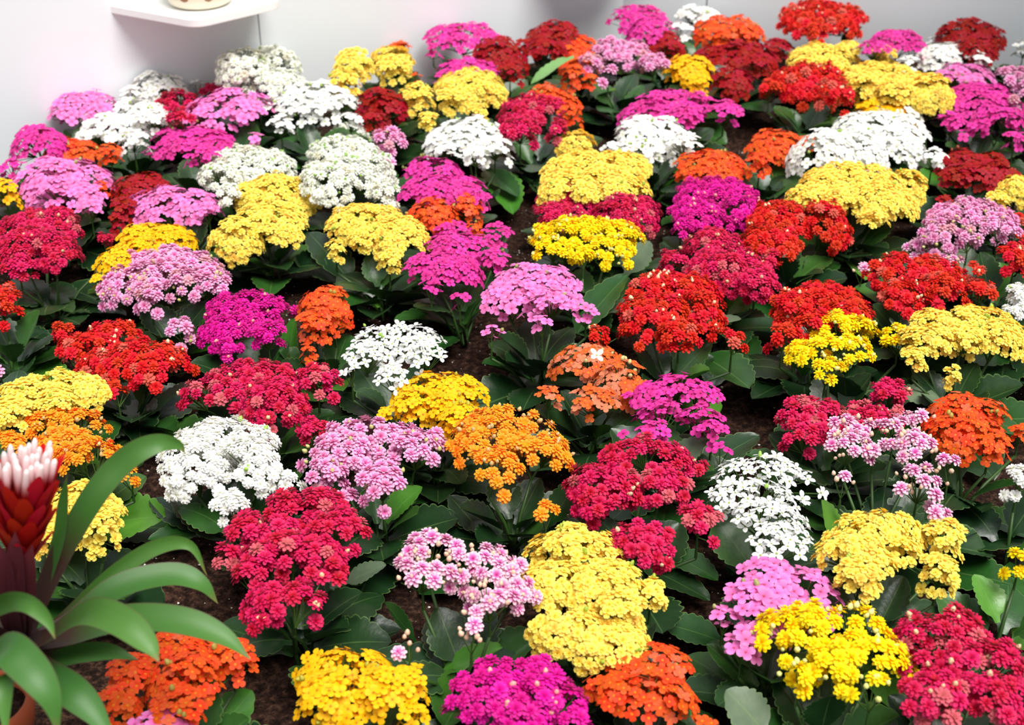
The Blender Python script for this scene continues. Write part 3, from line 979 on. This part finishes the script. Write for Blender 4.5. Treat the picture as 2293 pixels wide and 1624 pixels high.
FILL = {'E': .10, 'A': .16, 'B': .2, 'P': .2, 'L': .3, 'WS': .25, 'D': .35, 'C': .45, 'R': .45, 'M': .5, 'W': .5, 'WD': .5, 'WB': .5, 'OW': .3}
ROOTS = []
n_floret = 0
for pi, (kind, lobes, z0) in enumerate(PLANTS):
    r = random.Random(100 + pi)
    ftype, fd = KINDS[kind][0], KINDS[kind][1]
    bud_share = KINDS[kind][8]
    far = 1 + .28 * min(1, max(0, (460 - lobes[0][1]) / 200))   # the far plants show coarser heads
    fd *= far
    # lobes: the further from the middle one, the lower
    mx = sum(l[0] * l[2] * l[3] for l in lobes) / sum(l[2] * l[3] for l in lobes)
    my = sum(l[1] * l[2] * l[3] for l in lobes) / sum(l[2] * l[3] for l in lobes)
    mid = at_z(mx, my, z0 - .02)
    shapes = []
    for (cx, cy, w, h) in lobes:
        z = z0 - .055
        for _ in range(3):
            q = at_z(cx, cy, z)
            dist = math.hypot(q.x - mid.x, (q.y - mid.y) * .7)
            z = z0 - .055 - .22 * max(0, dist - .02)
            z = max(z, .07)
        shapes.append(lobe_shape(cx, cy, w, h, z))
    base = Vector((mid.x, mid.y, 0))
    base = keep_in(base, .09)
    base.z = soil_h(base.x, base.y)
    root = link('kalanchoe_plant', None, loc=base)
    root.empty_display_size = .05
    tag(root, LABELS[pi] if pi < len(LABELS) else 'flowering kalanchoe plant in the bed', 'flowering plant', GROUP)
    ROOTS.append(root)
    # umbels over all lobes
    ru = 1.75 * fd if ftype in ('single', 'star', 'small') else 1.5 * fd
    umbels = []
    for li, (c, lr, lb, lc) in enumerate(shapes):
        cand = []
        if lr < ru * 1.15:
            cand.append((0, 0))
        else:
            for _ in range(260):
                a, q = r.uniform(0, 2 * math.pi), math.sqrt(r.random())
                cand.append((q * math.cos(a), q * math.sin(a)))
        for (u, w) in cand:
            lim = .97 if len(cand) > 1 else 1
            m = math.sqrt(max(0, 1 - (u * u + w * w) * lim * .985))
            p = c + Vector((u * (lr - .3 * ru) if len(cand) > 1 else 0, w * max(lb - .3 * ru, .004) if len(cand) > 1 else 0, lc * m - .12 * ru))
            n = Vector((u / lr, w / lb, max(m, .12) / lc))
            n = (n.normalized() + Vector((0, 0, .35))).normalized()
            ok = True
            for (p2, n2, l2, rr2) in umbels:
                if (p2 - p).length < ru * 1.18:
                    ok = False
                    break
            # hidden deep inside another lobe
            if ok:
                for lj, (c2, r2, b2, k2) in enumerate(shapes):
                    if lj != li:
                        e = ((p.x - c2.x) / r2) ** 2 + ((p.y - c2.y) / b2) ** 2 + ((p.z - c2.z) / k2) ** 2
                        if e < .30 and p.z > c2.z - .005:
                            ok = False
                            break
            if ok:
                umbels.append((p, n, li, min(ru, max(lr * 1.0, fd * .7)) * r.uniform(.9, 1.12)))
    placed, heads, blooms = [], [], []
    sp = fd * (.67 if ftype != 'double' else .72)
    lobe_tips = {}
    for (p, n, li, rr) in umbels:
        spots = []
        # spiral packing over the little dome
        cnt = max(1, int((rr / (sp * .56)) ** 2 * .95))
        fr = frame(n, r.uniform(0, 6.28))
        for k in range(cnt):
            q = math.sqrt((k + .35) / cnt) * rr
            a = k * 2.39996
            local = Vector((q * math.cos(a), q * math.sin(a), .46 * rr * (1 - (q / rr) ** 2)))
            pos = p + fr @ local + Vector((r.gauss(0, .0012), r.gauss(0, .0012), r.gauss(0, .0022)))
            if any((pos - o).length_squared < (sp * .66) ** 2 for o in placed):
                continue
            nn = (n + fr @ Vector((math.cos(a), math.sin(a), 0)) * .55 * q / rr + Vector((r.gauss(0, .16), r.gauss(0, .16), .1))).normalized()
            pos = keep_in(pos, .022)
            placed.append(pos)
            spots.append((pos, nn))
        if spots:
            heads.append([p, n, li, rr, spots])
    # close the gaps left between the heads
    for li, (c, lr, lb, lc) in enumerate(shapes):
        for _ in range(int(90 * lr * lb / (fd * fd) * .5) + 4):
            a, q = r.uniform(0, 2 * math.pi), math.sqrt(r.random()) * .98
            u, w = q * math.cos(a), q * math.sin(a)
            m = math.sqrt(max(0, 1 - q * q))
            pos = keep_in(c + Vector((u * lr, w * lb, lc * m - .02 * r.random())), .022)
            if any((pos - o).length_squared < (sp * .92) ** 2 for o in placed):
                continue
            if any(((pos.x - c2.x) / r2) ** 2 + ((pos.y - c2.y) / b2) ** 2 + ((pos.z - c2.z) / k2) ** 2 < .5
                   for lj, (c2, r2, b2, k2) in enumerate(shapes) if lj != li):
                continue
            if r.random() > FILL.get(kind, .9):
                placed.append(pos) if r.random() < .5 else None
                continue
            near = min(heads, key=lambda hd: (hd[0] - pos).length)
            if (near[0] - pos).length > 2.2 * ru:
                continue
            nn = (Vector((u / lr, w / lb, max(m, .15) / lc)).normalized() + Vector((r.gauss(0, .15), r.gauss(0, .15), .35))).normalized()
            placed.append(pos)
            near[4].append((pos, nn))
    for (p, n, li, rr, spots) in heads:
        stalk = p - n * (.030 + .2 * rr)
        stalk.z = max(stalk.z, .04)
        stalk = keep_in(stalk, .012)
        lobe_tips.setdefault(li, []).append(stalk)
        mb = MB()
        for pos, nn in spots:
            mb.tube([(0, 0, 0), (pos - nn * .004) - stalk], [.0011, .0008], 3, False)
        cl = link('flower_cluster', mb.mesh('flower_cluster', MAT['pedicel']), root, loc=stalk - base)
        for pos, nn in spots:
            if r.random() < bud_share:
                nb = 1 if r.random() < .5 else 2
                for _ in range(nb):
                    off = Vector((r.gauss(0, .004), r.gauss(0, .004), r.uniform(0, .004))) if nb > 1 else nn * .004
                    link('flower_bud', BUD[kind], cl, mat4(pos + off - stalk, frame(nn, r.uniform(0, 6)), r.uniform(.85, 1.35)))
                if nb == 1 and kind not in ('R', 'C', 'M') and r.random() < .6:
                    continue
                if kind in ('E', 'A', 'B') and r.random() < .5:
                    continue
            me = FLORET[kind][r.choice((0, 0, 1, 1, 2))]
            blooms.append((nn.dot((Vector((0, 0, CAM_H)) - pos).normalized()) + 3 * (pos.z - z0), len(blooms), cl, stalk, pos, nn, me,
                           frame(nn, r.uniform(0, 6.28)), far * r.uniform(.92, 1.16)))
    blooms.sort(reverse=True, key=lambda t: t[:2])
    for (_, _, cl, stalk, pos, nn, me, fr, sc) in blooms[:300]:
        link('floret', me, cl, mat4(pos - stalk, fr, sc))
    n_floret += len(blooms)
    if len(blooms) > 300:        # the florets turned away from the picture, past the 300 that show largest
        mb = MB()
        for (_, _, cl, stalk, pos, nn, me, fr, sc) in blooms[300:]:
            src = SOURCE[me.name]
            m4 = mat4(pos - base, fr, sc)
            mb.add([m4 @ Vector(v) for v in src.v], src.f, src.a)
        tag(link('floret_mass', mb.mesh('floret_mass', MAT['petal_' + kind]), root), None, None, None, 'stuff')
    # stems: one per lobe, branching to its umbels
    for li, tips in lobe_tips.items():
        c, lr, lb, lc = shapes[li]
        mb = MB()
        fork = keep_in(Vector((c.x, c.y, max(.05, c.z - .045))), .015)
        a = r.uniform(0, 6.28)
        foot = base + Vector((.012 * math.cos(a), .012 * math.sin(a), .01))
        half = foot.lerp(fork, .5) + Vector((0, 0, .015))
        mb.tube([foot - base, half - base, fork - base], [.0036, .0030, .0024], 5)
        for t in tips:
            mb.tube([fork - base, fork.lerp(t, .6) + Vector((0, 0, .004)) - base, t - base], [.0024, .0018, .0014], 4, False)
        link('stem', mb.mesh('stem', MAT['stem']), root)
    # leaves
    span = max(abs(c.x - mid.x) + lr for c, lr, lb, lc in shapes)
    nl = 16 if span > .05 else 9
    a0 = r.uniform(0, 6.28)
    for k in range(nl):
        az = a0 + k * 2.39996 + r.uniform(-.2, .2)
        tier = k / nl
        ln = (.142 - .055 * tier) * r.uniform(.85, 1.15) * (0.85 + .9 * min(span, .16))
        el = .0 + .85 * tier + r.uniform(-.14, .18)
        zb = .022 + .06 * tier
        st = base + Vector((.015 * math.cos(az), .015 * math.sin(az), zb))
        tip = st + Vector((math.cos(az) * math.cos(el), math.sin(az) * math.cos(el), math.sin(el))) * ln
        if inside(tip, .012) < 0:
            continue
        if any(in_clearing(st.lerp(tip, q)) for q in (.6, 1)):
            continue
        x = (tip - st).normalized()
        y = Vector((0, 0, 1)).cross(x).normalized()
        y = (y + Vector((0, 0, r.uniform(-.28, .28)))).normalized()
        zv = x.cross(y).normalized()
        y = zv.cross(x)
        R3 = Matrix((x, y, zv)).transposed()
        tone = r.choices(('dark', 'mid', 'fresh', 'grey'), (.62, .30, .05, .03))[0]
        v = r.choice((0, 1, 3)) if tier < .35 else r.choice((0, 1, 2, 3))
        link('leaf', LEAVES[tone][v], root, mat4(st - base, R3, ln))

for (pi, b, t, w, tone, zb, zt) in EXTRA_LEAVES:
    root = ROOTS[pi]
    base = root.location
    st, tip = at_z(b[0], b[1], zb), at_z(t[0], t[1], zt)
    ln = (tip - st).length
    x = (tip - st).normalized()
    y = Vector((0, 0, 1)).cross(x).normalized()
    zv = x.cross(y)
    wm = w / FPX * depth_of(st) / (.8 * ln)
    R3 = Matrix((x, y * min(1.6, max(.55, wm)), zv)).transposed()
    m = mat4(st - base, R3, ln)
    link('leaf', LEAVES[tone][3], root, m)
print('florets', n_floret, 'objects', len(bpy.data.objects))

# perlite crumbs strewn over the soil
mb = MB()
pr_ = random.Random(5)
for _ in range(15000):
    x, y = pr_.uniform(-1.7, 1.9), pr_.uniform(.9, 4.2)
    if noise.noise(Vector((x * 5, y * 5, 8))) < -.05 or inside(Vector((x, y, 0)), .02) < 0:
        continue
    s = pr_.choice((.0009, .0012, .0012, .0018, .0026))
    z = soil_h(x, y) + s * .2
    v = [(x + s * pr_.uniform(.6, 1.2) * i, y + s * pr_.uniform(.6, 1.2) * j, z + s * pr_.uniform(.6, 1) * k)
         for i, j, k in ((1, 0, 0), (0, 1, 0), (-1, 0, 0), (0, -1, 0), (0, 0, 1), (0, 0, -1))]
    mb.add(v, [(0, 1, 4), (1, 2, 4), (2, 3, 4), (3, 0, 4), (1, 0, 5), (2, 1, 5), (3, 2, 5), (0, 3, 5)])
tag(link('perlite_grit', mb.mesh('perlite_grit', MAT['perlite'], False)), 'white perlite crumbs scattered over the brown soil', 'grit', None, 'stuff')

# ------------------------------------------------------------------ bromeliad in a terracotta pot, close to the camera
BY = 1.29
brom_c = at_y(45, 1400, BY)
bx = brom_c.x
root = link('bromeliad', None, loc=(bx, BY, .186))
tag(root, 'bromeliad with strap leaves and a red flower spike with white tips', 'flowering plant')
OFF = Vector((bx, BY, .186))


def strap_mat():
    m, nt, bsdf, out = new_mat('strap_leaf_green')
    inf = node(nt, 'ShaderNodeObjectInfo')
    col = ramp(nt, attr(nt, 'rad'), [(0.0, lin((42, 16, 18))), (0.2, lin((54, 36, 24))), (0.34, lin((48, 94, 26))), (0.9, lin((74, 124, 46))), (1.0, lin((120, 110, 60)))])
    col = hsv(nt, col, inf.outputs['Random'], 0.82, 1.08, 0.49, 0.51)
    col = mix(nt, ramp(nt, attr(nt, 'edge'), [(0.0, (0, 0, 0, 1)), (0.8, (0, 0, 0, 1)), (1.0, (.6, .6, .6, 1))]), col, lin((84, 52, 44)))
    nt.links.new(col, bsdf.inputs['Base Color'])
    bsdf.inputs['Roughness'].default_value = 0.5
    tr = node(nt, 'ShaderNodeBsdfTranslucent')
    nt.links.new(col, tr.inputs[0])
    ms = node(nt, 'ShaderNodeMixShader'); ms.inputs[0].default_value = .15
    nt.links.new(bsdf.outputs[0], ms.inputs[1]); nt.links.new(tr.outputs[0], ms.inputs[2])
    nt.links.new(ms.outputs[0], out.inputs[0])
    return m


MAT['strap'] = strap_mat()
MAT['bract'] = petal_mat('red_bract', (110, 8, 8), (176, 8, 10), (214, 16, 18), trans=.12, mid=.4)
MAT['sheath'] = petal_mat('purple_sheath', (34, 12, 14), (56, 18, 22), (84, 26, 30), trans=.05, mid=.4)
MAT['bract_tip'] = petal_mat('white_bract_tip', (214, 30, 40), (232, 190, 190), (246, 236, 234), trans=.1, mid=.4)


def catmull(pts, n):
    res = []
    P = [pts[0] * 2 - pts[1]] + pts + [pts[-1] * 2 - pts[-2]]
    for i in range(1, len(P) - 2):
        for k in range(n):
            t = k / n
            a, b, c, d = P[i - 1], P[i], P[i + 1], P[i + 2]
            res.append(.5 * ((2 * b) + (c - a) * t + (2 * a - 5 * b + 4 * c - d) * t * t + (3 * b - a - 3 * c + d) * t ** 3))
    res.append(pts[-1])
    return res


def strap(points, width_px, face, mat='strap', start=0.0, name='leaf'):
    """ribbon through pixel points with depth offsets; face = rough direction its upper side looks to"""
    pts = [at_y(p[0], p[1], BY + p[2]) for p in points]
    path = catmull(pts, 6)
    L = len(path)
    w0 = .86 * width_px / FPX * depth_of(path[L // 2]) / 2
    cols = (-1, -.5, 0, .5, 1)
    v, rad, edge, f = [], [], [], []
    for i, p in enumerate(path):
        t = i / (L - 1)
        tan = (path[min(i + 1, L - 1)] - path[max(i - 1, 0)]).normalized()
        side = tan.cross(face).normalized()
        up = side.cross(tan).normalized()
        w = w0 * (.62 + .38 * math.sin(math.pi * min(1, t * 1.1))) * (1 if t < .62 else max(.03, 1 - ((t - .62) / .38) ** 2.2))
        for c in cols:
            v.append(p + side * c * w - up * (1 - c * c) * w * .28 - OFF)
            rad.append(start + (1 - start) * t)
            edge.append(1.0 if abs(c) == 1 else 0.0)
    n = len(cols)
    for i in range(L - 1):
        for c in range(n - 1):
            f.append((i * n + c, (i + 1) * n + c, (i + 1) * n + c + 1, i * n + c + 1))
    mb = MB()
    mb.add(v, f, rad, edge)
    link(name, mb.mesh(name, MAT[mat]), root)


UP, FRONT = Vector((0, -.35, 1)), Vector((0, -1, .5))
C0 = (48, 1440, 0)
strap([C0, (101, 1316, .03), (148, 1217, .05), (206, 1117, .07), (259, 1050, .09), (309, 1010, .10), (360, 992, .11), (400, 998, .12), (414, 1016, .12)], 66, FRONT)
strap([C0, (130, 1400, .04), (250, 1290, .08), (350, 1226, .10), (425, 1222, .10), (464, 1290, .09)], 44, FRONT)
strap([C0, (150, 1400, .02), (260, 1315, .05), (380, 1285, .07), (450, 1305, .07), (488, 1352, .07)], 76, UP)
strap([C0, (100, 1425, -.04), (190, 1370, -.09), (270, 1390, -.12), (330, 1440, -.14), (356, 1482, -.15)], 92, UP)
strap([C0, (150, 1420, -.01), (270, 1385, -.02), (400, 1388, -.03), (500, 1424, -.04), (562, 1478, -.05)], 86, UP)
strap([C0, (-40, 1390, -.06), (10, 1352, -.10), (60, 1352, -.12), (104, 1388, -.13), (124, 1432, -.14)], 54, FRONT)
strap([C0, (-50, 1500, -.10), (0, 1448, -.16), (60, 1490, -.19), (110, 1560, -.21), (132, 1650, -.22)], 104, UP)
strap([C0, (110, 1475, -.02), (180, 1462, -.02), (250, 1460, -.02), (310, 1478, -.02)], 62, UP)
strap([C0, (90, 1500, -.08), (150, 1540, -.12), (205, 1590, -.14), (262, 1670, -.16)], 92, UP)
strap([C0, (20, 1480, -.14), (8, 1540, -.19), (14, 1660, -.22)], 60, FRONT)
strap([C0, (90, 1330, .03), (130, 1210, .05), (142, 1120, .06), (150, 1065, .06)], 34, FRONT)
strap([C0, (-30, 1350, .05), (-110, 1250, .09), (-190, 1210, .10), (-270, 1260, .11)], 70, UP)
strap([C0, (-60, 1440, 0), (-170, 1390, 0), (-260, 1420, 0), (-330, 1500, 0)], 80, UP)
strap([C0, (-60, 1500, -.07), (-150, 1520, -.12), (-210, 1600, -.15), (-230, 1690, -.16)], 84, UP)
# dark red inner sheaths round the spike
for k, (px, py, w) in enumerate(((5, 1270, 60), (60, 1280, 56), (34, 1250, 50))):
    strap([(45, 1450, -.01), (px * .6 + 18, 1380, -.03), (px, py, -.035), (px + (px - 34) * .5, py - 60, -.03)], w, FRONT, 'sheath', 0, 'sheath')
# flower spike
foot, head = at_y(40, 1400, BY), at_y(58, 1110, BY)
mb = MB()
mb.tube([foot - OFF, foot.lerp(head, .5) - OFF, head - OFF], [.010, .013, .020], 12)
link('flower_stem', mb.mesh('flower_stem', MAT['bract']), root)
br = random.Random(3)


def blade(p, d, out_, ln, w, mat, name):
    side = d.cross(out_).normalized()
    v, rad, f = [], [], []
    rows = 6
    for i in range(rows + 1):
        t = i / rows
        c = p + d * ln * t + out_ * ln * .22 * t * t
        ww = w * (math.sin(math.pi * (.18 + .80 * t)) ** .7)
        for s in (-1, 0, 1):
            v.append(c + side * s * ww + out_ * (ww * .35 * (1 - abs(s))) - OFF)
            rad.append(t)
    for i in range(rows):
        for s in range(2):
            f.append((i * 3 + s, i * 3 + s + 1, (i + 1) * 3 + s + 1, (i + 1) * 3 + s))
    mb = MB()
    mb.add(v, f, rad)
    link(name, mb.mesh(name, MAT[mat]), root)


ax = (head - foot).normalized()
for k in range(34):
    a = k * 2.39996
    tt = k / 33
    o = Vector((math.cos(a), math.sin(a), 0))
    p = foot.lerp(head, .5 + .48 * tt) + o * (.009 + .012 * tt)
    d = (ax + o * (.10 + .22 * (1 - tt))).normalized()
    blade(p, d, o, br.uniform(.046, .062), .0105, 'bract', 'bract')
for k in range(26):
    a = k * 2.39996
    rr = .026 * math.sqrt((k + .5) / 26)
    o = Vector((math.cos(a), math.sin(a), 0))
    p = head + o * rr + ax * (.018 - .25 * rr)
    d = (ax + o * .16 * rr / .026).normalized()
    mb = MB()
    ln = br.uniform(.034, .046)
    mb.tube([p - OFF, p + d * ln * .5 - OFF, p + d * ln * .9 - OFF, p + d * ln - OFF], [.0040, .0042, .0034, .0012], 6)
    mb.a = [i // 6 / 3 for i in range(24)]
    link('white_tipped_floret', mb.mesh('white_tipped_floret', MAT['bract_tip']), root)

pc = at_y(-30, 1600, BY)
pot = tag(link('terracotta_pot', None, loc=(pc.x, BY, 0)), 'orange terracotta pot holding the bromeliad at the bed edge', 'pot')
gz = soil_h(pc.x, BY) + .002
mb = MB()
mb.lathe([(0, gz), (.036, gz), (.048, .165), (.050, .166), (.044, .166), (.034, .03), (0, .03)], 40)
link('body', mb.mesh('terracotta_body', MAT['terracotta']), pot)
mb = MB()
mb.lathe([(.047, .160), (.055, .162), (.058, .196), (.055, .200), (.049, .198), (.047, .162), (.047, .160)], 40)
link('rim', mb.mesh('terracotta_rim', MAT['terracotta']), pot)
mb = MB()
mb.lathe([(0, .186), (.049, .184)], 30)
link('soil', mb.mesh('terracotta_soil', MAT['soil']), pot)

# a loose white floret lying on the wilting orange plant
fp = at_z(1336, 796, .222)
fl = link('fallen_floret', FLORET['WS'][1], None, mat4(fp, frame(Vector((.2, -.5, 1)), .4), 1.25))
tag(fl, 'single white floret fallen onto the wilting orange kalanchoe', 'flower')
